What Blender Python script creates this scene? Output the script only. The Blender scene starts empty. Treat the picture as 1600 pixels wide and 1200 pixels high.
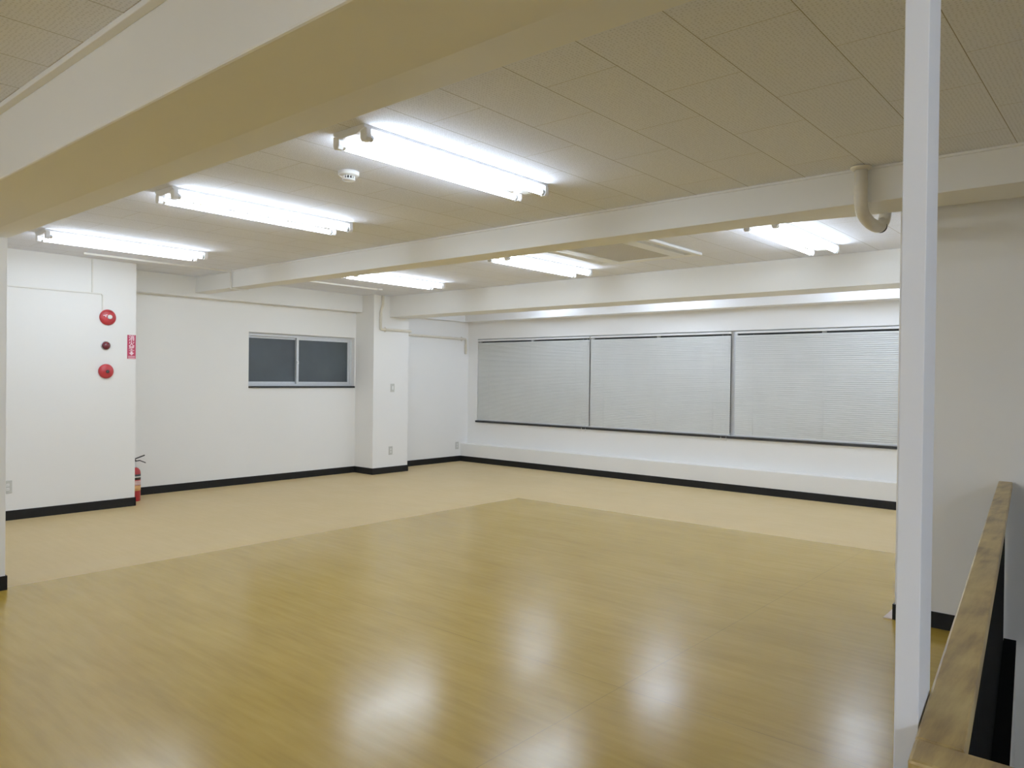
import bpy, bmesh, math
from mathutils import Vector, Matrix

S = bpy.context.scene
COL = S.collection
PI = math.pi

# ------------------------------------------------------------------ materials
def srgb(r, g, b):
    f = lambda c: (c / 255 / 12.92) if c / 255 <= 0.04045 else ((c / 255 + 0.055) / 1.055) ** 2.4
    return (f(r), f(g), f(b), 1)

class NT:
    def __init__(s, name):
        s.m = bpy.data.materials.new(name)
        s.m.use_nodes = True
        s.t = s.m.node_tree
        s.b = s.t.nodes['Principled BSDF']
    def n(s, typ, **kw):
        x = s.t.nodes.new(typ)
        for k, v in kw.items():
            setattr(x, k, v)
        return x
    def l(s, a, b):
        s.t.links.new(a, b)
    def coord(s, scale=(1, 1, 1), rot=(0, 0, 0), loc=(0, 0, 0), out='Object'):
        tc = s.n('ShaderNodeTexCoord')
        mp = s.n('ShaderNodeMapping')
        mp.inputs['Scale'].default_value = scale
        mp.inputs['Rotation'].default_value = rot
        mp.inputs['Location'].default_value = loc
        s.l(tc.outputs[out], mp.inputs['Vector'])
        return mp.outputs['Vector']
    def noise(s, vec, scale, detail=3, rough=0.5):
        x = s.n('ShaderNodeTexNoise')
        x.inputs['Scale'].default_value = scale
        x.inputs['Detail'].default_value = detail
        x.inputs['Roughness'].default_value = rough
        s.l(vec, x.inputs['Vector'])
        return x.outputs['Fac']
    def ramp(s, fac, stops):
        x = s.n('ShaderNodeValToRGB')
        e = x.color_ramp.elements
        while len(e) < len(stops):
            e.new(0.5)
        for q, (p, c) in zip(e, stops):
            q.position = p
            q.color = c
        s.l(fac, x.inputs['Fac'])
        return x.outputs['Color']
    def mix(s, fac, a, b, mode='MIX'):
        x = s.n('ShaderNodeMix', data_type='RGBA', blend_type=mode)
        for sock, v in ((x.inputs[0], fac), (x.inputs[6], a), (x.inputs[7], b)):
            if hasattr(v, 'links'):
                s.l(v, sock)
            else:
                sock.default_value = v
        return x.outputs[2]
    def math(s, op, a, b=None):
        x = s.n('ShaderNodeMath', operation=op)
        for i, v in enumerate((a, b)):
            if v is None:
                continue
            if hasattr(v, 'links'):
                s.l(v, x.inputs[i])
            else:
                x.inputs[i].default_value = v
        return x.outputs[0]
    def bump(s, h, strength=0.2, dist=0.002):
        x = s.n('ShaderNodeBump')
        x.inputs['Strength'].default_value = strength
        x.inputs['Distance'].default_value = dist
        s.l(h, x.inputs['Height'])
        s.l(x.outputs['Normal'], s.b.inputs['Normal'])

def simple(name, col, rough=0.5, metal=0.0, var=0.06, scale=30, spec=0.5, bump=0.0):
    k = NT(name)
    v = k.coord()
    f = k.noise(v, scale)
    a = tuple(min(1, c * (1 - var)) for c in col[:3]) + (1,)
    b = tuple(min(1, c * (1 + var)) for c in col[:3]) + (1,)
    k.l(k.ramp(f, [(0.3, a), (0.7, b)]), k.b.inputs['Base Color'])
    k.b.inputs['Roughness'].default_value = rough
    k.b.inputs['Metallic'].default_value = metal
    k.b.inputs['Specular IOR Level'].default_value = spec
    if bump:
        k.bump(f, bump)
    return k.m

def wall_paint(name, col):
    k = NT(name)
    v = k.coord()
    big = k.noise(v, 0.8, 2)
    a = tuple(c * 0.97 for c in col[:3]) + (1,)
    k.l(k.ramp(big, [(0.3, a), (0.7, col)]), k.b.inputs['Base Color'])
    k.b.inputs['Roughness'].default_value = 0.7
    k.b.inputs['Specular IOR Level'].default_value = 0.25
    k.bump(k.noise(v, 160, 2), 0.12, 0.001)
    return k.m

def emission(name, col, strength):
    k = NT(name)
    k.b.inputs['Base Color'].default_value = (0.8, 0.8, 0.8, 1)
    v = k.coord()
    f = k.noise(v, 3)
    k.l(k.ramp(f, [(0.0, col), (1.0, tuple(c * 0.98 for c in col[:3]) + (1,))]), k.b.inputs['Emission Color'])
    k.b.inputs['Emission Strength'].default_value = strength
    return k.m

M = {}
M['wall'] = wall_paint('white wall covering', (0.835, 0.825, 0.80, 1))
M['beam'] = wall_paint('cream beam paint', (0.83, 0.825, 0.80, 1))
M['post'] = wall_paint('cool white post paint', (0.76, 0.78, 0.83, 1))
M['base'] = simple('black vinyl baseboard', (0.006, 0.0055, 0.005), 0.6, spec=0.25, bump=0.05)
M['plastic'] = simple('white plastic', (0.78, 0.78, 0.76), 0.4, var=0.02)
M['ivory'] = simple('ivory plastic plate', (0.52, 0.52, 0.48), 0.45, var=0.02)
M['enamel'] = simple('white enamel steel', (0.85, 0.86, 0.88), 0.35, var=0.02)
M['pipe'] = simple('cream painted pipe', (0.70, 0.65, 0.54), 0.45, var=0.03)
M['race'] = simple('ivory cable duct plastic', (0.76, 0.74, 0.68), 0.5, var=0.02)
M['alu'] = simple('anodised aluminium', (0.62, 0.64, 0.67), 0.4, 0.25, var=0.03)
M['sill'] = simple('black stone sill', (0.014, 0.013, 0.013), 0.3, var=0.3, scale=90)
M['red'] = simple('red enamel', (0.42, 0.02, 0.026), 0.35, var=0.06)
M['lampred'] = simple('dark red lamp lens', (0.115, 0.012, 0.02), 0.15, var=0.1)
M['darkmetal'] = simple('dark metal', (0.03, 0.028, 0.03), 0.4, 0.4)
M['chrome'] = simple('dull chrome', (0.6, 0.6, 0.62), 0.3, 0.8, var=0.03)
M['signred'] = simple('crimson sign plate', (0.42, 0.02, 0.07), 0.4, var=0.03)
M['signwhite'] = simple('pinkish white print', (0.85, 0.66, 0.72), 0.5, var=0.02)
M['labelblack'] = simple('black label print', (0.02, 0.02, 0.02), 0.4)
M['labelwhite'] = simple('white label print', (0.75, 0.72, 0.68), 0.5)
M['labelpink'] = simple('pale red label print', (0.62, 0.28, 0.26), 0.5)
M['labelorange'] = simple('orange label print', (0.70, 0.36, 0.12), 0.5)
M['grille'] = None
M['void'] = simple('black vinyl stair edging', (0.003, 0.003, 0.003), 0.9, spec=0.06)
M['slat'] = simple('grey aluminium slat', (0.63, 0.63, 0.595), 0.38, 0.0, var=0.03, scale=3)
M['cord'] = simple('white cord', (0.6, 0.6, 0.58), 0.7)
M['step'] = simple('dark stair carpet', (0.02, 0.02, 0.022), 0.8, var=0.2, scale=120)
M['strip'] = simple('pale threshold vinyl', (0.62, 0.50, 0.42), 0.5, var=0.03)
TUBE = 32.0
M['tube'] = emission('lit fluorescent glass', (0.83, 0.95, 1.085, 1), TUBE)

def mat_glass():
    k = NT('dark frosted night glass')
    v = k.coord()
    f = k.noise(v, 2.0, 3)
    k.l(k.ramp(f, [(0.3, (0.036, 0.044, 0.054, 1)), (0.7, (0.055, 0.07, 0.078, 1))]), k.b.inputs['Base Color'])
    k.b.inputs['Roughness'].default_value = 0.42
    k.bump(k.noise(v, 140, 2), 0.25, 0.002)
    return k.m
M['glass'] = mat_glass()

def mat_ceiling():
    k = NT('white acoustic ceiling tile')
    v = k.coord(rot=(0, 0, PI / 2))
    tc = k.n('ShaderNodeTexCoord')
    sp = k.n('ShaderNodeSeparateXYZ')
    k.l(tc.outputs['Object'], sp.inputs[0])
    cb = k.n('ShaderNodeCombineXYZ')
    k.l(k.math('ADD', sp.outputs['Y'], -2.29 + 65.0 + 0.325), cb.inputs[0])
    k.l(k.math('ADD', sp.outputs['X'], 2.46 + 32.5), cb.inputs[1])
    br = k.n('ShaderNodeTexBrick')
    br.offset = 0.5
    br.inputs['Scale'].default_value = 1.0
    br.inputs['Brick Width'].default_value = 0.65
    br.inputs['Row Height'].default_value = 0.325
    br.inputs['Mortar Size'].default_value = 0.0022
    br.inputs['Mortar Smooth'].default_value = 0.3
    br.inputs['Bias'].default_value = 0
    br.inputs['Color1'].default_value = (0.78, 0.80, 0.88, 1)
    br.inputs['Color2'].default_value = (0.80, 0.82, 0.90, 1)
    br.inputs['Mortar'].default_value = (0.58, 0.56, 0.54, 1)
    k.l(cb.outputs[0], br.inputs['Vector'])
    vo = k.n('ShaderNodeTexVoronoi')
    vo.inputs['Scale'].default_value = 70
    vo.inputs['Randomness'].default_value = 0.35
    k.l(tc.outputs['Object'], vo.inputs['Vector'])
    dots = k.ramp(vo.outputs['Distance'], [(0.16, (0.80, 0.80, 0.80, 1)), (0.34, (1, 1, 1, 1))])
    ph = k.math('MODULO', k.math('ADD', sp.outputs['X'], 2.46 + 32.5), 0.325)       # long joints run across the beams
    ln = k.math('LESS_THAN', k.math('ABSOLUTE', k.math('ADD', ph, -0.1625)), 0.1613)
    lines = k.ramp(ln, [(0.0, (0.50, 0.49, 0.47, 1)), (1.0, (1, 1, 1, 1))])
    c = k.mix(1.0, br.outputs['Color'], dots, 'MULTIPLY')
    k.l(k.mix(1.0, c, lines, 'MULTIPLY'), k.b.inputs['Base Color'])
    k.b.inputs['Roughness'].default_value = 0.85
    k.b.inputs['Specular IOR Level'].default_value = 0.1
    k.bump(br.outputs['Fac'], -0.4, 0.004)
    return k.m
M['ceil'] = mat_ceiling()

def mat_floor(name, dark, mid, light, rough, seams):
    k = NT(name)
    v1 = k.coord(scale=(1.8, 15, 1))
    grain = k.noise(v1, 1.6, 3, 0.55)
    v2 = k.coord(scale=(0.5, 5.0, 1))
    plank = k.noise(v2, 1.0, 2)
    v3 = k.coord(scale=(1, 1, 1))
    blot = k.noise(v3, 1.1, 3)
    f = k.math('ADD', k.math('MULTIPLY', grain, 0.45), k.math('ADD', k.math('MULTIPLY', plank, 0.25), k.math('MULTIPLY', blot, 0.30)))
    c = k.ramp(f, [(0.30, dark), (0.5, mid), (0.70, light)])
    sp = k.n('ShaderNodeSeparateXYZ')
    tc = k.n('ShaderNodeTexCoord')
    k.l(tc.outputs['Object'], sp.inputs[0])
    if seams:
        sx = k.math('LESS_THAN', k.math('ABSOLUTE', k.math('ADD', sp.outputs['X'], 1.77)), 0.0022)
        sy = k.math('LESS_THAN', k.math('ABSOLUTE', k.math('ADD', sp.outputs['Y'], -2.815)), 0.0022)
        sm = k.math('MULTIPLY', k.math('MAXIMUM', sx, sy), 0.35)
        c = k.mix(sm, c, (0.12, 0.08, 0.03, 1))
    k.l(c, k.b.inputs['Base Color'])
    rg = k.n('ShaderNodeMapRange')
    k.l(k.noise(v3, 2.6, 4, 0.65), rg.inputs[0])
    rg.inputs[1].default_value = 0.3
    rg.inputs[2].default_value = 0.7
    rg.inputs[3].default_value = rough - 0.035
    rg.inputs[4].default_value = rough + 0.035
    k.l(rg.outputs[0], k.b.inputs['Roughness'])
    k.b.inputs['Specular IOR Level'].default_value = 0.32
    k.bump(k.noise(v3, 1.3, 1), 0.15, 0.012)
    return k.m
M['floor'] = mat_floor('honey wood grain vinyl floor', (0.325, 0.202, 0.031, 1), (0.405, 0.264, 0.043, 1), (0.47, 0.316, 0.064, 1), 0.205, True)
M['border'] = mat_floor('pale beige vinyl floor border', (0.53, 0.39, 0.18, 1), (0.565, 0.42, 0.20, 1), (0.60, 0.45, 0.225, 1), 0.42, False)

def mat_wood():
    k = NT('varnished worn wood')
    v = k.coord(scale=(14, 1.6, 14))
    g = k.noise(v, 3.0, 5, 0.6)
    v2 = k.coord(scale=(1, 1, 1))
    b = k.noise(v2, 6.0, 3)
    f = k.math('ADD', k.math('MULTIPLY', g, 0.5), k.math('MULTIPLY', b, 0.5))
    k.l(k.ramp(f, [(0.34, (0.16, 0.095, 0.03, 1)), (0.5, (0.38, 0.26, 0.085, 1)), (0.66, (0.52, 0.39, 0.14, 1))]), k.b.inputs['Base Color'])
    k.b.inputs['Roughness'].default_value = 0.38
    k.bump(g, 0.15, 0.002)
    return k.m
M['wood'] = mat_wood()

def mat_grille():
    k = NT('grey air intake mesh')
    tc = k.n('ShaderNodeTexCoord')
    w = k.n('ShaderNodeTexWave', wave_type='BANDS', bands_direction='X')
    w.inputs['Scale'].default_value = 16
    k.l(tc.outputs['Object'], w.inputs['Vector'])
    k.l(k.ramp(w.outputs['Fac'], [(0.2, (0.40, 0.38, 0.34, 1)), (0.8, (0.58, 0.56, 0.52, 1))]), k.b.inputs['Base Color'])
    k.b.inputs['Roughness'].default_value = 0.6
    return k.m
M['grille'] = mat_grille()

# ------------------------------------------------------------------ mesh builder
class MB:
    def __init__(s):
        s.bm = bmesh.new()
        s.smooth = []
    def box(s, x0, x1, y0, y1, z0, z1, mi=0):
        v = [s.bm.verts.new(p) for p in ((x0, y0, z0), (x1, y0, z0), (x1, y1, z0), (x0, y1, z0),
                                         (x0, y0, z1), (x1, y0, z1), (x1, y1, z1), (x0, y1, z1))]
        for q in ((0, 3, 2, 1), (4, 5, 6, 7), (0, 1, 5, 4), (1, 2, 6, 5), (2, 3, 7, 6), (3, 0, 4, 7)):
            s.bm.faces.new([v[i] for i in q]).material_index = mi
        return s
    def prism(s, pts, z0, z1, mi=0):            # vertical prism over a polygon in XY
        a = [s.bm.verts.new((x, y, z0)) for x, y in pts]
        b = [s.bm.verts.new((x, y, z1)) for x, y in pts]
        n = len(pts)
        s.bm.faces.new(list(reversed(a))).material_index = mi
        s.bm.faces.new(b).material_index = mi
        for i in range(n):
            s.bm.faces.new((a[i], a[(i + 1) % n], b[(i + 1) % n], b[i])).material_index = mi
        return s
    def loft(s, A, B, mi=0):                    # two equal polygons of 3-D points, closed
        a = [s.bm.verts.new(p) for p in A]
        b = [s.bm.verts.new(p) for p in B]
        n = len(A)
        s.bm.faces.new(list(reversed(a))).material_index = mi
        s.bm.faces.new(b).material_index = mi
        for i in range(n):
            s.bm.faces.new((a[i], a[(i + 1) % n], b[(i + 1) % n], b[i])).material_index = mi
        return s
    def lathe(s, prof, c=(0, 0, 0), axis='z', n=32, mi=0, smooth=True):
        # prof: list of (radius, height along axis)
        rings = []
        for r, h in prof:
            ring = []
            for i in range(n if r > 1e-6 else 1):
                a = 2 * PI * i / n
                p = (r * math.cos(a), r * math.sin(a), h)
                if axis == 'x':
                    p = (p[2], p[0], p[1])
                elif axis == 'y':
                    p = (p[1], p[2], p[0])
                ring.append(s.bm.verts.new((p[0] + c[0], p[1] + c[1], p[2] + c[2])))
            rings.append(ring)
        for A, B in zip(rings, rings[1:]):
            for i in range(n):
                j = (i + 1) % n
                if len(A) == 1 and len(B) == 1:
                    continue
                if len(A) == 1:
                    f = s.bm.faces.new((A[0], B[i], B[j]))
                elif len(B) == 1:
                    f = s.bm.faces.new((A[i], A[j], B[0]))
                else:
                    f = s.bm.faces.new((A[i], A[j], B[j], B[i]))
                f.material_index = mi
                f.smooth = smooth
        for R, rev in ((rings[0], True), (rings[-1], False)):
            if len(R) > 1:
                f = s.bm.faces.new(list(reversed(R)) if rev else R)
                f.material_index = mi
        return s
    def tube(s, pts, r, n=12, bend=0.0, square=False, mi=0):
        P = [Vector(p) for p in pts]
        if bend > 0:                            # round the corners
            Q = [P[0]]
            for a, b, c in zip(P, P[1:], P[2:]):
                d1 = (a - b).normalized()
                d2 = (c - b).normalized()
                m = min(bend, (a - b).length * 0.49, (c - b).length * 0.49)
                p1, p2 = b + d1 * m, b + d2 * m
                for t in (0, 0.25, 0.5, 0.75, 1):
                    Q.append((p1 * (1 - t) ** 2) + b * (2 * t * (1 - t)) + p2 * t * t)
            Q.append(P[-1])
            P = Q
        rings = []
        up = None
        for i, p in enumerate(P):
            t = (P[min(i + 1, len(P) - 1)] - P[max(i - 1, 0)]).normalized()
            if up is None:
                ref = Vector((0, 0, 1)) if abs(t.z) < 0.9 else Vector((1, 0, 0))
                up = (ref - t * ref.dot(t)).normalized()
            else:
                up = (up - t * up.dot(t)).normalized()
            side = t.cross(up)
            k = 4 if square else n
            ring = []
            for j in range(k):
                a = 2 * PI * j / k + (PI / 4 if square else 0)
                q = p + (up * math.cos(a) + side * math.sin(a)) * (r * (math.sqrt(2) if square else 1))
                ring.append(s.bm.verts.new(q))
            rings.append(ring)
        for A, B in zip(rings, rings[1:]):
            k = len(A)
            for i in range(k):
                f = s.bm.faces.new((A[i], A[(i + 1) % k], B[(i + 1) % k], B[i]))
                f.smooth = not square
                f.material_index = mi
        s.bm.faces.new(list(reversed(rings[0])))
        s.bm.faces.new(rings[-1])
        return s
    def build(s, name, mats, parent=None, loc=None, bevel=0.0, seg=2):
        bmesh.ops.recalc_face_normals(s.bm, faces=s.bm.faces)
        me = bpy.data.meshes.new(name)
        s.bm.to_mesh(me)
        s.bm.free()
        for m in (mats if isinstance(mats, (list, tuple)) else [mats]):
            me.materials.append(m)
        o = bpy.data.objects.new(name, me)
        COL.objects.link(o)
        if loc is not None:
            o.location = loc
        if parent is not None:
            o.parent = parent
        if bevel:
            b = o.modifiers.new('soft edge', 'BEVEL')
            b.width = bevel
            b.segments = seg
            b.limit_method = 'ANGLE'
            b.angle_limit = math.radians(40)
        return o

def struct(o):
    o['kind'] = 'structure'
    return o

def tag(o, label, cat, group=None):
    o['label'] = label
    o['category'] = cat
    if group:
        o['group'] = group
    return o

def thing(name, loc, label, cat, group=None, rz=0):
    o = bpy.data.objects.new(name, None)
    COL.objects.link(o)
    o.location = loc
    o.rotation_euler = (0, 0, rz)
    o.empty_display_size = 0.1
    return tag(o, label, cat, group)

def dup(root, loc, label, rz=0):
    r = root.copy()
    COL.objects.link(r)
    r.location = loc
    r.rotation_euler = (0, 0, rz)
    r['label'] = label
    for ch in list(root.children):
        c = ch.copy()
        COL.objects.link(c)
        c.parent = r
        for g in list(ch.children):
            d = g.copy()
            COL.objects.link(d)
            d.parent = c
    return r

# ------------------------------------------------------------------ measured layout (metres)
ZC = 2.473
XL, XN, YN = -8.554, -7.92, 3.333        # far left wall, near left wall, jog
YW = 8.87                                 # window wall
YP, XP = 4.68, -1.12                      # stair partition
YF, XR, XS = -6.4, 3.6, 1.05                       # walls behind / right of the camera
PIT = -2.5

def railx(y):                             # left edge of the handrail on plan
    return -0.25 - 0.1062 * (y - 1.125)

# ------------------------------------------------------------------ room shell
# floor: honey centre, pale border along the left and window walls, stair opening cut out
bm = MB()
def quad(pts, mi):
    f = bm.bm.faces.new([bm.bm.verts.new((x, y, 0)) for x, y in pts])
    f.material_index = mi
hx = lambda y: railx(y) + 0.090
quad([(-5.452, YF), (XR, YF), (XR, 1.16), (hx(1.16), 1.16), (-5.452, 1.16)], 0)
quad([(-5.452, 1.16), (hx(1.16), 1.16), (hx(YP), YP), (-5.452, YP)], 0)
quad([(XS, 1.16), (XR, 1.16), (XR, YP), (XS, YP)], 0)
quad([(-5.452, YP), (XP, YP), (XP, 6.497), (-5.452, 6.497)], 0)
quad([(XL, YF), (-5.452, YF), (-5.452, 6.497), (-5.452, YW), (XL, YW)], 1)
quad([(-5.452, 6.497), (XP, 6.497), (XP, YW), (-5.452, YW)], 1)
struct(bm.build('floor', [M['floor'], M['border']]))

struct(MB().box(XL - 0.2, XR + 0.2, YF - 0.2, YW + 0.3, ZC, ZC + 0.15).build('ceiling', M['ceil']))

# left wall with the small window opening
WY0, WY1, WZ0, WZ1 = 4.957, 6.578, 1.212, 1.886
b = MB()
b.box(XN - 0.85, XN, YF, YN, 0, ZC)                          # near, protruding part
b.box(XL - 0.2, XL, YN, WY0, 0, ZC)
b.box(XL - 0.2, XL, WY1, YW + 0.2, 0, ZC)
b.box(XL - 0.2, XL, WY0, WY1, 0, WZ0)
b.box(XL - 0.2, XL, WY0, WY1, WZ1, ZC)
struct(b.build('wall_left', M['wall']))

# window wall with the long opening
OX0, OX1, OZ0, OZ1 = -8.342, -1.84, 0.662, 1.972
b = MB()
b.box(XL, OX0, YW, YW + 0.2, 0, ZC)
b.box(OX1, XP, YW, YW + 0.2, 0, ZC)
b.box(OX0, OX1, YW, YW + 0.2, 0, OZ0)
b.box(OX0, OX1, YW, YW + 0.2, OZ1, ZC)
struct(b.build('wall_back', M['wall']))
struct(MB().box(XL, XP, 8.71, YW, 0, 0.287).build('trim_1', M['wall'], bevel=0.006))   # low boxed ledge

# stair partition / core, right and rear walls, stair shaft
b = MB()
b.box(XP, XR, YP, YW + 0.2, PIT, ZC)
struct(b.build('wall_stair', M['wall'], bevel=0.004))
struct(MB().box(XR, XR + 0.2, YF, YP, PIT, ZC).build('wall_right', M['wall']))
struct(MB().box(XN - 0.2, XR + 0.2, YF - 0.2, YF, 0, ZC).build('wall_front', M['wall']))
b = MB()
b.prism([(hx(1.16) - 0.12, 1.16), (hx(1.16), 1.16), (hx(YP), YP), (hx(YP) - 0.12, YP)], PIT, -0.004)
b.box(hx(1.16) - 0.12, XS, 1.04, 1.16, PIT, -0.004)
b.box(XS, XS + 0.12, 1.04, YP, PIT, -0.004)
struct(b.build('wall_stairwell', M['wall']))
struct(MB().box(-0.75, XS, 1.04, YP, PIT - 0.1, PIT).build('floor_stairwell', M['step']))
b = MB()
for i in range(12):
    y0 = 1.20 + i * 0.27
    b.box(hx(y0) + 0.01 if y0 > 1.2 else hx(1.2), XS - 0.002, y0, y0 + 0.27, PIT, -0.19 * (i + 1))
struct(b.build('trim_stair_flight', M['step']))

# columns
struct(MB().box(XL, -8.1585, 6.596, 7.229, 0, ZC).build('wall_column', M['wall'], bevel=0.004))
struct(MB().box(-6.0, -5.403, 1.022, 1.500, 0, 2.178).build('wall_pillar', M['wall'], bevel=0.004))

# beams
b = MB()                                                        # near beam, back quarter of its soffit eases upward
prof = [(1.022, ZC), (1.022, 2.178), (1.362, 2.178), (1.592, 2.226), (1.592, ZC)]
b.loft([(XN, y, z) for y, z in prof], [(XR, y, z) for y, z in prof])
struct(b.build('ceiling_beam', M['beam'], bevel=0.008))
b = MB()
b.prism([(XL, 4.199), (XR, 4.199), (XR, 4.60), (-1.17, 4.53), (-1.8, 4.455), (XL, 4.375)], 2.291, ZC)
struct(b.build('ceiling_beam', M['beam'], bevel=0.004))
b = MB()
b.prism([(XL, 6.878), (XP, 6.878), (XP, 7.28), (XL, 7.245)], 2.183, ZC)
struct(b.build('ceiling_beam', M['beam'], bevel=0.004))
struct(MB().box(XL, XP, 8.645, YW, 2.24, ZC).build('ceiling_beam', M['wall'], bevel=0.003))
b = MB()
b.box(XL, -8.41, YN, 6.596, 2.24, ZC)
b.box(XL, -8.41, 7.229, 8.645, 2.24, ZC)
struct(b.build('ceiling_beam', M['beam'], bevel=0.003))
# ceiling edge mouldings along the two free beams
struct(MB().box(XN, XR, 0.990, 1.022, 2.452, ZC).build('trim_2', M['beam'], bevel=0.003))
struct(MB().box(XL, XR, 4.186, 4.199, 2.460, ZC).build('trim_3', M['wall'], bevel=0.002))

# baseboards
H, T = 0.088, 0.009
b = MB()
b.box(XN, XN + T, YF, YN + T, 0, H)
b.box(XL + T, XN + T, YN, YN + T, 0, H)
b.box(XL, XL + T, YN, 6.596, 0, H)
b.box(XL, XL + T, 7.229, 8.71, 0, H)
struct(b.build('baseboard_left', M['base']))
b = MB()
b.box(XL + T, -8.1585 + T, 6.596 - T, 6.596, 0, H)
b.box(-8.1585, -8.1585 + T, 6.596, 7.229 + T, 0, H)
b.box(XL + T, -8.1585, 7.229, 7.229 + T, 0, H)
struct(b.build('baseboard_column', M['base']))
struct(MB().box(XL + T, XP, 8.71 - T, 8.71, 0, H).build('baseboard_back', M['base']))
b = MB()
b.box(XP - T, railx(YP) - 0.005, YP - T, YP, 0, H)
b.box(XP - T, XP, YP, 8.70, 0, H)
struct(b.build('baseboard_stair', M['base']))
b = MB()
b.box(-5.403, -5.403 + T, 1.022 - T, 1.500 + T, 0, H)
b.box(-6.0, -5.403, 1.022 - T, 1.022, 0, H)
b.box(-6.0, -5.403, 1.500, 1.500 + T, 0, H)
struct(b.build('baseboard_pillar', M['base']))
struct(MB().box(XP - 0.055, XP - T - 0.001, YP - 0.012, 8.68, 0, 0.006).build('trim_4', M['strip']))

# ------------------------------------------------------------------ small aluminium window in the left wall
w = bpy.data.objects.new('window_1', None)
COL.objects.link(w)
w.location = (XL - 0.10, (WY0 + WY1) / 2, WZ0)
struct(w)
hw, hh = (WY1 - WY0) / 2, WZ1 - WZ0
b = MB()
b.box(-0.035, 0.035, -hw, hw, 0, 0.028)
b.box(-0.035, 0.035, -hw, hw, hh - 0.040, hh)
b.box(-0.035, 0.035, -hw, -hw + 0.03, 0.028, hh - 0.04)
b.box(-0.035, 0.035, hw - 0.03, hw, 0.028, hh - 0.04)
b.build('window_frame', M['alu'], w, bevel=0.002)
ym = -0.055
for (y0, y1, xo) in ((-hw + 0.03, ym + 0.012, -0.016), (ym - 0.022, hw - 0.03, 0.014)):
    b = MB()
    z0, z1 = 0.028, hh - 0.04
    b.box(xo - 0.011, xo + 0.011, y0, y1, z0, z0 + 0.028)
    b.box(xo - 0.011, xo + 0.011, y0, y1, z1 - 0.026, z1)
    b.box(xo - 0.011, xo + 0.011, y0, y0 + 0.034, z0 + 0.028, z1 - 0.026)
    b.box(xo - 0.011, xo + 0.011, y1 - 0.034, y1, z0 + 0.028, z1 - 0.026)
    sa = b.build('window_sash', M['alu'], w, bevel=0.002)
    MB().box(xo - 0.003, xo + 0.003, y0 + 0.03, y1 - 0.03, z0 + 0.024, z1 - 0.022).build('window_pane', M['glass'], sa)
b = MB()                                                        # crescent latch
b.box(0.025, 0.035, ym - 0.016, ym + 0.006, 0.29, 0.33)
b.tube([(0.036, ym - 0.004, 0.31), (0.042, ym - 0.022, 0.325), (0.042, ym - 0.036, 0.348)], 0.006, 8)
b.build('latch', M['enamel'], w)
MB().box(-0.05, 0.118, -hw + 0.001, hw - 0.001, -0.024, 0.0).build('window_sill', M['sill'], w, bevel=0.002)

# ------------------------------------------------------------------ windows behind the blinds
bounds = [(-8.342, -6.150), (-6.150, -4.003), (-4.003, -1.84)]
for i, (x0, x1) in enumerate(bounds):
    w = bpy.data.objects.new('window_%d' % (i + 2), None)
    COL.objects.link(w)
    w.location = ((x0 + x1) / 2, YW + 0.075, OZ0)
    struct(w)
    hw, hh = (x1 - x0) / 2, OZ1 - OZ0
    b = MB()
    b.box(-hw, hw, -0.03, 0.03, 0, 0.03)
    b.box(-hw, hw, -0.03, 0.03, hh - 0.03, hh)
    b.box(-hw, -hw + 0.04, -0.03, 0.03, 0.03, hh - 0.03)
    b.box(hw - 0.04, hw, -0.03, 0.03, 0.03, hh - 0.03)
    b.box(-0.025, 0.025, -0.02, 0.02, 0.03, hh - 0.03)
    b.build('window_frame', M['alu'], w, bevel=0.002)
    for sx in (-1, 1):
        xa, xb = sorted((sx * 0.025, sx * (hw - 0.04)))
        MB().box(xa, xb, -0.003, 0.003, 0.03, hh - 0.03).build('window_pane', M['glass'], w)
    if i == 2:
        MB().box(-hw + 0.045, -hw + 0.062, -0.052, -0.03, 0.575, 0.65).build('latch', M['darkmetal'], w)
struct(MB().box(-8.362, OX1 + 0.01, YW - 0.022, YW + 0.04, 0.632, 0.661).build('trim_sill', M['sill'], bevel=0.002))

# ------------------------------------------------------------------ venetian blinds
def make_blind(x0, x1, label):
    hw = (x1 - x0) / 2
    t = thing('venetian_blind', ((x0 + x1) / 2, YW + 0.012, OZ0), label, 'blind', 'venetian blinds on the window wall')
    MB().box(-hw, hw, -0.013, 0.013, 1.272, 1.296).build('headrail', M['plastic'], t, bevel=0.002)
    b = MB()
    z, pitch = 0.030, 0.0232
    while z < 1.250:
        pr = [(-0.0050, z - 0.0125), (-0.0062, z - 0.004), (-0.0030, z + 0.005), (0.0045, z + 0.0125)]
        A = [b.bm.verts.new((-hw + 0.004, y, zz)) for y, zz in pr]
        B = [b.bm.verts.new((hw - 0.004, y, zz)) for y, zz in pr]
        for j in range(3):
            b.bm.faces.new((A[j], B[j], B[j + 1], A[j + 1])).smooth = True
        z += pitch
    b.build('slats', M['slat'], t)
    MB().box(-hw + 0.003, hw - 0.003, -0.011, 0.011, 0.004, 0.017).build('bottom_rail', M['alu'], t, bevel=0.002)
    for f in (-0.78, 0.0, 0.78):
        MB().tube([(f * hw, -0.0085, 0.016), (f * hw, -0.0085, 1.258)], 0.0011, 6).build('ladder_cord', M['cord'], t)
    for xo, zb in ((hw - 0.105, -0.052), (hw - 0.035, -0.060)):
        c = MB().tube([(xo, -0.016, 1.275), (xo, -0.036, 0.2), (xo, -0.037, zb + 0.03)], 0.0011, 6).build('pull_cord', M['cord'], t)
        MB().lathe([(0.002, 0.034), (0.004, 0.03), (0.0065, 0.0), (0.0, 0.0)], (xo, -0.037, zb), n=10).build('cord_tassel', M['plastic'], c)
    return t
make_blind(-8.336, -6.157, 'closed grey venetian blind nearest the room corner, leftmost of the three')
make_blind(-6.141, -4.030, 'closed grey venetian blind between the other two on the window wall')
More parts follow.
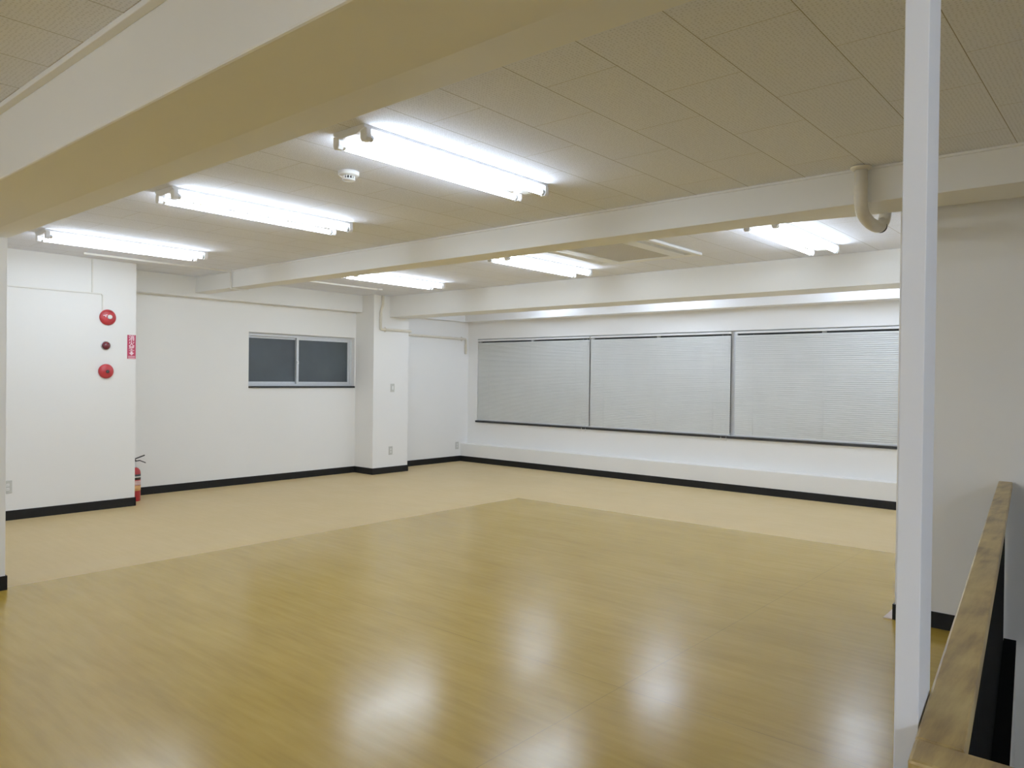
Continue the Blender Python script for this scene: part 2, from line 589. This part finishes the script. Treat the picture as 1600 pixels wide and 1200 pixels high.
make_blind(-3.974, -1.846, 'closed grey venetian blind, rightmost, partly hidden behind the white post')

# ------------------------------------------------------------------ fluorescent ceiling lights
def make_light(loc, label):
    t = thing('fluorescent_light', loc, label, 'light', 'twin tube ceiling lights')
    L = 0.665
    b = MB()
    pr = [(-0.113, 0.0), (-0.113, -0.015), (-0.052, -0.036), (0.052, -0.036), (0.113, -0.015), (0.113, 0.0)]
    b.loft([(x, -L, z) for x, z in pr], [(x, L, z) for x, z in pr])
    b.build('housing', M['enamel'], t, bevel=0.002)
    for sy in (-1, 1):
        for sx in (-1, 1):
            x = sx * 0.100
            y0, y1 = sorted((sy * (L - 0.006), sy * (L - 0.036)))
            b = MB()
            pts = [(x - 0.021, -0.016), (x - 0.023, -0.058), (x - 0.014, -0.074), (x + 0.014, -0.074), (x + 0.023, -0.058), (x + 0.021, -0.016)]
            b.loft([(px, y0, pz) for px, pz in pts], [(px, y1, pz) for px, pz in pts])
            b.build('lamp_holder', M['enamel'], t, bevel=0.003)
    for sx in (-1, 1):
        x = sx * 0.100
        tb = MB().lathe([(0.0, -0.612), (0.0163, -0.612), (0.0163, 0.612), (0.0, 0.612)], (x, 0, -0.053), 'y', 20).build('fluorescent_tube', M['tube'], t)
        for sy in (-1, 1):
            a, c = sorted((sy * 0.610, sy * 0.631))
            MB().lathe([(0.0168, a), (0.0168, c)], (x, 0, -0.053), 'y', 20).build('end_cap', M['chrome'], tb)
    return t
L0 = make_light((-2.80, 2.77, ZC), 'lit twin tube ceiling light before the middle beam, nearest and largest')
for loc, lab in (
    ((-4.59, 2.752, ZC), 'lit twin tube ceiling light, second from the left before the middle beam'),
    ((-6.72, 2.75, ZC), 'lit twin tube ceiling light nearest the wall with the fire alarm'),
    ((-2.105, 5.74, ZC), 'lit twin tube ceiling light beyond the middle beam, rightmost, by the pipe elbow'),
    ((-4.51, 5.70, ZC), 'lit twin tube ceiling light beyond the middle beam, beside the air conditioner'),
    ((-6.55, 5.60, ZC), 'lit twin tube ceiling light beyond the middle beam, nearest the column'),
):
    dup(L0, loc, lab)
def relamp(t, strength, name):                # the same fixture, tube output and tint set to balance the light
    m = emission(name, (0.81, 0.95, 1.17, 1), strength)
    for c in t.children:
        if c.name.startswith('fluorescent_tube'):
            c.data = c.data.copy()
            c.data.materials[0] = m
for x, lab in ((0.45, 'first'), (-1.9, 'second'), (-4.3, 'third'), (-6.5, 'fourth')):
    rl = dup(L0, (x, -4.2, ZC), 'unseen lit tube light before the nearest beam, %s from the stair side' % lab)
    relamp(rl, TUBE * 3.6, 'boosted unseen tube glass')  # unseen behind the camera; output boosted to brighten beam face and partition
rl = dup(L0, (2.6, 0.0, ZC), 'added unseen twin tube light right of the stair')
relamp(rl, TUBE * 3.2, 'boosted unseen tube glass')  # unseen lamp added to brighten the post's right face, output boosted
for x, lab in ((-2.3, 'hidden behind the window beam, nearest the stair wall'), (-4.6, 'hidden behind the window beam, in its middle'),
               (-6.6, 'hidden behind the window beam, nearest the corner')):
    rl = dup(L0, (x, 7.95, ZC), 'lit twin tube ceiling light ' + lab)
    relamp(rl, TUBE * (0.6 if x < -6 else 1.0), 'tuned hidden tube glass')  # output set for light balance, corner lamp turned down

# ------------------------------------------------------------------ ceiling air conditioner
AX, AY = -3.585, 5.60
t = thing('air_conditioner', (AX, AY, ZC), 'white ceiling cassette air conditioner with grey intake grille', 'air conditioner')
b = MB()
hx_, hy_ = 0.525, 0.525
gx, gy = 0.275, 0.43
b.box(-hx_, -0.475, -hy_, hy_, -0.022, 0)
b.box(0.475, hx_, -hy_, hy_, -0.022, 0)
b.box(-0.40, -gx, -hy_ + 0.04, hy_ - 0.04, -0.020, 0)
b.box(gx, 0.40, -hy_ + 0.04, hy_ - 0.04, -0.020, 0)
b.box(-0.475, 0.475, -hy_, -gy, -0.022, 0)
b.box(-0.475, 0.475, gy, hy_, -0.022, 0)
b.build('panel', M['plastic'], t, bevel=0.004)
MB().box(-gx, gx, -gy, gy, -0.014, 0).build('intake_grille', M['grille'], t)
for sx in (-1, 1):
    for k, (c, w_) in enumerate(((0.420, 0.016), (0.456, 0.018))):
        b = MB()
        x0, x1 = sorted((sx * (c - w_), sx * (c + w_)))
        b.loft([(x0, -gy, -0.006 - 0.012 * (sx < 0)), (x1, -gy, -0.006 - 0.012 * (sx > 0)), (x1, -gy, -0.002), (x0, -gy, -0.002)],
               [(x0, gy, -0.006 - 0.012 * (sx < 0)), (x1, gy, -0.006 - 0.012 * (sx > 0)), (x1, gy, -0.002), (x0, gy, -0.002)])
        b.build('air_vane', M['plastic'], t)

# ------------------------------------------------------------------ detectors
t = thing('smoke_detector', (-3.385, 2.551, ZC), 'round white smoke detector on the ceiling between two lit lights', 'detector')
MB().lathe([(0.030, 0.0), (0.056, -0.002), (0.056, -0.020), (0.050, -0.026), (0.0, -0.026)], n=32).build('base', M['plastic'], t)
b = MB()
for i in range(12):
    a = 2 * PI * i / 12
    x, y = 0.030 * math.cos(a), 0.030 * math.sin(a)
    b.tube([(x, y, -0.024), (x, y, -0.044)], 0.0035, 6)
b.lathe([(0.0, -0.042), (0.035, -0.042), (0.033, -0.050), (0.0, -0.052)], n=28)
b.build('sensor_cage', M['plastic'], t)
MB().lathe([(0.020, -0.024), (0.020, -0.043)], n=20).build('sensor', M['darkmetal'], t)

o = MB().lathe([(0.034, 0.0), (0.036, -0.004), (0.034, -0.016), (0.022, -0.022), (0.0, -0.023)], n=28).build('ceiling_rosette', M['plastic'], loc=(-7.58, 6.23, ZC))
tag(o, 'small round white ceiling boss at the end of the cable duct, above the column', 'junction box')

# ------------------------------------------------------------------ cable ducts and pipes
zc = ZC - 0.009
o = MB().tube([(-7.60, 2.72, zc), (-7.60, 4.19 - 0.012, zc), (-7.60, 4.199 - 0.010, 2.291 - 0.009), (-7.60, 4.375 + 0.012, 2.291 - 0.009),
               (-7.60, 4.375 + 0.022, zc), (-7.60, 6.19, zc)], 0.009, square=True).build('cable_duct', M['race'])
tag(o, 'ivory cable duct running along the ceiling and around the middle beam', 'cable duct')
b = MB()
xw = XN + 0.006
b.tube([(xw, 2.914, 2.462), (xw, 2.914, 2.135)], 0.006, square=True)
b.tube([(xw, YF + 0.1, 2.150), (xw, 2.995, 2.133), (xw, 3.010, 2.118), (xw, 3.010, 1.975)], 0.006, square=True)
tag(b.build('wall_cable', M['race']), 'thin white surface cable leading across the wall to the round alarm', 'cable')

t = thing('conduit_pipe', (-8.14, 6.70, 2.0), 'cream conduit pipe bending round the column towards the room corner', 'pipe')
t_loc = Vector((-8.14, 6.70, 2.0))
path = [(-8.139, 6.735, 2.468), (-8.139, 6.735, 2.33), (-8.139, 6.700, 2.25), (-8.139, 6.700, 2.003), (-8.139, 7.262, 2.003), (-8.528, 7.262, 1.985), (-8.528, 8.79, 1.972), (-8.528, 8.79, 1.735)]
MB().tube([Vector(p) - t_loc for p in path], 0.0185, 14, bend=0.03).build('pipe', M['pipe'], t)
for p, ax in (((-8.139, 6.79, 2.003), 'y'), ((-8.528, 8.70, 1.9735), 'y')):
    q = Vector(p) - t_loc
    b = MB().lathe([(0.0215, -0.008), (0.0215, 0.008)], tuple(q), 'y', 16)
    b.box(q.x - 0.020, q.x - 0.013, q.y - 0.008, q.y + 0.008, q.z - 0.036, q.z + 0.036)
    b.build('pipe_clamp', M['pipe'], t)

t = thing('drain_pipe', (-1.185, 4.16, ZC), 'cream pipe hooking down and under the middle beam beside the white post', 'pipe')
t_loc = Vector(t.location)
path = [(-1.185, 4.152, 2.470), (-1.185, 4.152, 2.24), (-1.185, 4.30, 2.205), (-1.185, 4.50, 2.205), (-1.185, 4.625, 2.28), (-1.185, 4.625, 2.470)]
MB().tube([Vector(p) - t_loc for p in path], 0.032, 20, bend=0.09).build('pipe', M['pipe'], t)
MB().lathe([(0.033, -0.004), (0.052, -0.004), (0.052, -0.012), (0.040, -0.020), (0.033, -0.022)], (0, 4.152 - 4.16, 0.0), n=28).build('ceiling_flange', M['pipe'], t)
MB().lathe([(0.0335, -0.006), (0.0335, 0.006)], (0, 4.53 - 4.16, 2.219 - ZC), 'y', 20).build('gap_shade_ring', M['darkmetal'], t)  # dark ring stands in for the shaded gap at the beam's back

# ------------------------------------------------------------------ fire alarm fittings, sign, extinguisher
def disc(name, y, z, prof, mat, parent=None, n=40):
    return MB().lathe(prof, (0, y, z), 'x', n).build(name, mat, parent)

t = thing('fire_alarm_button', (XN, 3.058, 1.904), 'round red alarm plate with a white button, top of three', 'fire alarm')
disc('plate', 0, 0, [(0.077, 0.0), (0.078, 0.010), (0.070, 0.022), (0.050, 0.028), (0.0, 0.029)], M['red'], t)
disc('push_button', 0.010, 0.004, [(0.022, 0.026), (0.022, 0.036), (0.016, 0.040), (0.0, 0.040)], M['labelwhite'], t)
b = MB()
b.loft([(0.026, -0.050, 0.018), (0.026, -0.010, 0.028), (0.026, -0.012, 0.020), (0.026, -0.046, 0.012)],
       [(0.031, -0.050, 0.018), (0.031, -0.010, 0.028), (0.031, -0.012, 0.020), (0.031, -0.046, 0.012)])
b.loft([(0.026, -0.034, 0.013), (0.026, -0.024, 0.015), (0.026, -0.020, -0.001), (0.026, -0.030, 0.0)],
       [(0.031, -0.034, 0.013), (0.031, -0.024, 0.015), (0.031, -0.020, -0.001), (0.031, -0.030, 0.0)])
b.build('white_mark', M['signwhite'], t)

t = thing('alarm_lamp', (XN, 3.042, 1.624), 'small dark red indicator lamp between two round alarm fittings', 'lamp')
disc('rim', 0, 0, [(0.045, 0.0), (0.045, 0.008), (0.040, 0.012), (0.0, 0.012)], M['chrome'], t)
disc('lens', 0, 0, [(0.041, 0.010), (0.038, 0.022), (0.028, 0.034), (0.014, 0.040), (0.0, 0.042)], M['lampred'], t)

t = thing('alarm_bell', (XN, 3.044, 1.370), 'round red alarm bell with dark centre, lowest of three', 'alarm bell')
disc('gong', 0, 0, [(0.070, 0.0), (0.072, 0.012), (0.066, 0.026), (0.045, 0.036), (0.0, 0.039)], M['red'], t)
disc('centre', 0.004, -0.003, [(0.017, 0.034), (0.017, 0.043), (0.012, 0.046), (0.0, 0.046)], M['darkmetal'], t)

t = thing('extinguisher_sign', (XN, 3.2895, 1.6205), 'narrow crimson fire extinguisher sign with white Japanese characters and down arrow', 'sign')
MB().box(0, 0.003, -0.041, 0.041, -0.121, 0.121).build('plate', M['signred'], t)
def text(s, size, y, z, parent, name, mat, xo=0.0036, sx=1.0):
    cu = bpy.data.curves.new('txt', 'FONT')
    cu.body = s
    cu.size = size
    cu.align_x = 'CENTER'
    cu.align_y = 'CENTER'
    cu.extrude = 0.0003
    cu.offset = size * 0.012
    ob = bpy.data.objects.new('txt', cu)
    COL.objects.link(ob)
    bpy.context.view_layer.update()
    me = bpy.data.meshes.new_from_object(ob.evaluated_get(bpy.context.evaluated_depsgraph_get()))
    bpy.data.objects.remove(ob)
    bpy.data.curves.remove(cu)
    me.transform(Matrix(((0, 0, 1, xo), (sx, 0, 0, y), (0, 1, 0, z), (0, 0, 0, 1))))
    me.materials.clear()
    me.materials.append(mat)
    o = bpy.data.objects.new(name, me)
    COL.objects.link(o)
    o.parent = parent
    return o
for i, ch in enumerate('消火器'):
    text(ch, 0.060, 0, 0.085 - 0.053 * i, t, 'lettering', M['signwhite'])
b = MB()
b.loft([(0.003, y, z) for y, z in ((-0.010, -0.046), (0.010, -0.046), (0.010, -0.060), (0.026, -0.060), (0, -0.086), (-0.026, -0.060), (-0.010, -0.060))],
       [(0.0042, y, z) for y, z in ((-0.010, -0.046), (0.010, -0.046), (0.010, -0.060), (0.026, -0.060), (0, -0.086), (-0.026, -0.060), (-0.010, -0.060))])
b.build('arrow', M['signwhite'], t)
b = MB()
for z in (-0.096, -0.111):
    b.box(0.003, 0.0038, -0.033, 0.033, z - 0.0025, z + 0.0025)
b.build('small_print', M['signwhite'], t)

EX, EY = -8.225, 3.455
t = thing('fire_extinguisher', (EX, EY, 0), 'red fire extinguisher standing in the corner behind the protruding wall', 'fire extinguisher')
R = 0.062
MB().lathe([(0.0, 0.0), (R - 0.004, 0.0), (R, 0.006), (R, 0.300), (R - 0.006, 0.325), (R - 0.022, 0.346), (0.022, 0.356), (0.0, 0.356)], n=32).build('cylinder', M['red'], t)
for nm, z0, z1, m in (('black_label_band', 0.228, 0.286, 'labelblack'), ('white_label_line', 0.252, 0.264, 'labelwhite'),
                      ('upper_label', 0.168, 0.220, 'labelpink'), ('orange_label', 0.112, 0.166, 'labelorange')):
    rr = R + (0.0012 if nm != 'white_label_line' else 0.0018)
    MB().lathe([(rr, z0), (rr, z1)], n=32).build(nm, M[m], t)
b = MB()
for z in (0.176, 0.190, 0.204):
    b.lathe([(R + 0.0018, z), (R + 0.0018, z + 0.005)], n=32)
b.build('label_print', M['labelwhite'], t)
MB().lathe([(0.022, 0.354), (0.022, 0.366), (0.016, 0.372), (0.016, 0.402), (0.020, 0.404), (0.020, 0.416), (0.0, 0.418)], n=20).build('valve', M['chrome'], t)
def lever(name, pts):
    b = MB()
    P = [Vector(p) for p in pts]
    for a, c in zip(P, P[1:]):
        for_ = 0.011
        b.loft([(a.x - for_, a.y, a.z), (a.x + for_, a.y, a.z), (a.x + for_, a.y, a.z + 0.010), (a.x - for_, a.y, a.z + 0.010)],
               [(c.x - for_, c.y, c.z), (c.x + for_, c.y, c.z), (c.x + for_, c.y, c.z + 0.010), (c.x - for_, c.y, c.z + 0.010)])
    b.build(name, M['darkmetal'], t)
lever('squeeze_lever', [(0, -0.03, 0.425), (0, 0.0, 0.438), (0, 0.105, 0.472)])
lever('carry_handle', [(0, -0.02, 0.414), (0, 0.055, 0.420), (0, 0.115, 0.392)])
MB().box(-0.010, 0.010, -0.032, 0.014, 0.410, 0.438).build('lever_pivot', M['darkmetal'], t)
MB().tube([(0, -0.018, 0.400), (0.0, -0.062, 0.385), (0.0, -0.080, 0.30), (0.0, -0.078, 0.14)], 0.008, 10, bend=0.03).build('hose', M['labelblack'], t)

# ------------------------------------------------------------------ outlets and switch
def plate(name, loc, label, cat, kind):
    t = thing(name, loc, label, cat)
    MB().box(0, 0.007, -0.034, 0.034, -0.058, 0.058).build('cover_plate', M['ivory'], t, bevel=0.003)
    if kind == 'outlet':
        for z in (0.019, -0.019):
            s = MB().box(0.006, 0.0085, -0.012, 0.012, z - 0.012, z + 0.012).build('socket', M['plastic'], t, bevel=0.001)
            b = MB()
            for y in (-0.005, 0.005):
                b.box(0.008, 0.0089, y - 0.001, y + 0.001, z - 0.005, z + 0.005)
            b.build('slots', M['darkmetal'], s)
    else:
        MB().box(0.006, 0.0105, -0.012, 0.012, -0.024, 0.024).build('rocker', M['plastic'], t, bevel=0.001)
    return t
plate('wall_outlet', (XN, 2.212, 0.305), 'ivory wall outlet at the left picture edge, below the red alarms', 'outlet', 'outlet')
plate('wall_outlet', (-8.1585, 6.912, 0.313), 'ivory wall outlet low on the front of the column', 'outlet', 'outlet')
plate('wall_outlet', (XL, 8.632, 0.255), 'ivory wall outlet in the far room corner beside the low ledge', 'outlet', 'outlet')
plate('light_switch', (-8.1585, 6.935, 1.193), 'ivory light switch halfway up the front of the column', 'switch', 'switch')

# ------------------------------------------------------------------ post, stair railing
t = tag(MB().prism([(railx(1.26) - 0.0345, 1.2565), (railx(1.26) - 0.0015, 1.26), (railx(1.415) - 0.0015, 1.415), (railx(1.415) - 0.0345, 1.4115)], 0, ZC)
        .build('post', M['post'], bevel=0.0015), 'slim white floor to ceiling post standing beside the wooden handrail', 'post')

RZ = 0.84
ry = 1.125
t = thing('stair_railing', (railx(ry), ry, 0), 'worn wooden stair railing with dark boarded side, running to the far wall', 'railing')
tl = Vector(t.location)
def rel(pts):
    return [(x - tl.x, y - tl.y) for x, y in pts]
RW = 0.062
MB().prism(rel([(railx(1.2), 1.203), (railx(1.2) + RW, 1.203), (railx(YP) + RW, YP - 0.002), (railx(YP), YP - 0.002)]), RZ - 0.042, RZ).build('handrail', M['wood'], t, bevel=0.004)
MB().prism(rel([(railx(ry), ry), (XS, ry), (XS, 1.201), (railx(1.2), 1.201)]), RZ - 0.042, RZ).build('end_rail', M['wood'], t, bevel=0.005)
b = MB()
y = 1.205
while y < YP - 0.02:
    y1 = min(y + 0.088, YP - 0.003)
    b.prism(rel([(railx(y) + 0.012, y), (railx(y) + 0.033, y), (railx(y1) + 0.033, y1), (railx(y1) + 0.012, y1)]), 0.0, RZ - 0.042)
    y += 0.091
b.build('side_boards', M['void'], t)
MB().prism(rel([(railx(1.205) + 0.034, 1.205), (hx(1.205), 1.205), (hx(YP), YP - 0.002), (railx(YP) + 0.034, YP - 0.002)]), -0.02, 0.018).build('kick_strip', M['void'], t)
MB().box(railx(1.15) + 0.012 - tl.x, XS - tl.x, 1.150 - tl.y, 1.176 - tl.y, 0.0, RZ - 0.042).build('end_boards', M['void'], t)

# ------------------------------------------------------------------ camera, world, colour
cam = bpy.data.cameras.new('camera')
f, yaw, pitch, roll = 1176.1494, .7087, -.0078, .012
cam.sensor_width = 36
cam.lens = f / 1600 * 36
cam.clip_start = 0.02
co = bpy.data.objects.new('camera', cam)
COL.objects.link(co)
F = Vector((-math.sin(yaw) * math.cos(pitch), math.cos(yaw) * math.cos(pitch), math.sin(pitch)))
r = Vector((math.cos(yaw), math.sin(yaw), 0))
u = r.cross(F)
r2 = r * math.cos(roll) + u * math.sin(roll)
u2 = -r * math.sin(roll) + u * math.cos(roll)
mw = Matrix((r2, u2, -F)).transposed().to_4x4()
mw.translation = (0, 0, 1.35)
co.matrix_world = mw
S.camera = co

w = bpy.data.worlds.new('night')
S.world = w
w.use_nodes = True
bg = w.node_tree.nodes['Background']
bg.inputs[0].default_value = (0.02, 0.025, 0.035, 1)
bg.inputs[1].default_value = 0.5

S.view_settings.view_transform = 'Standard'
S.view_settings.look = 'None'
S.view_settings.exposure = 0.0
S.view_settings.gamma = 1.12
S.cycles.max_bounces = 10
S.cycles.diffuse_bounces = 7
S.cycles.use_denoising = True
S.cycles.sample_clamp_indirect = 6
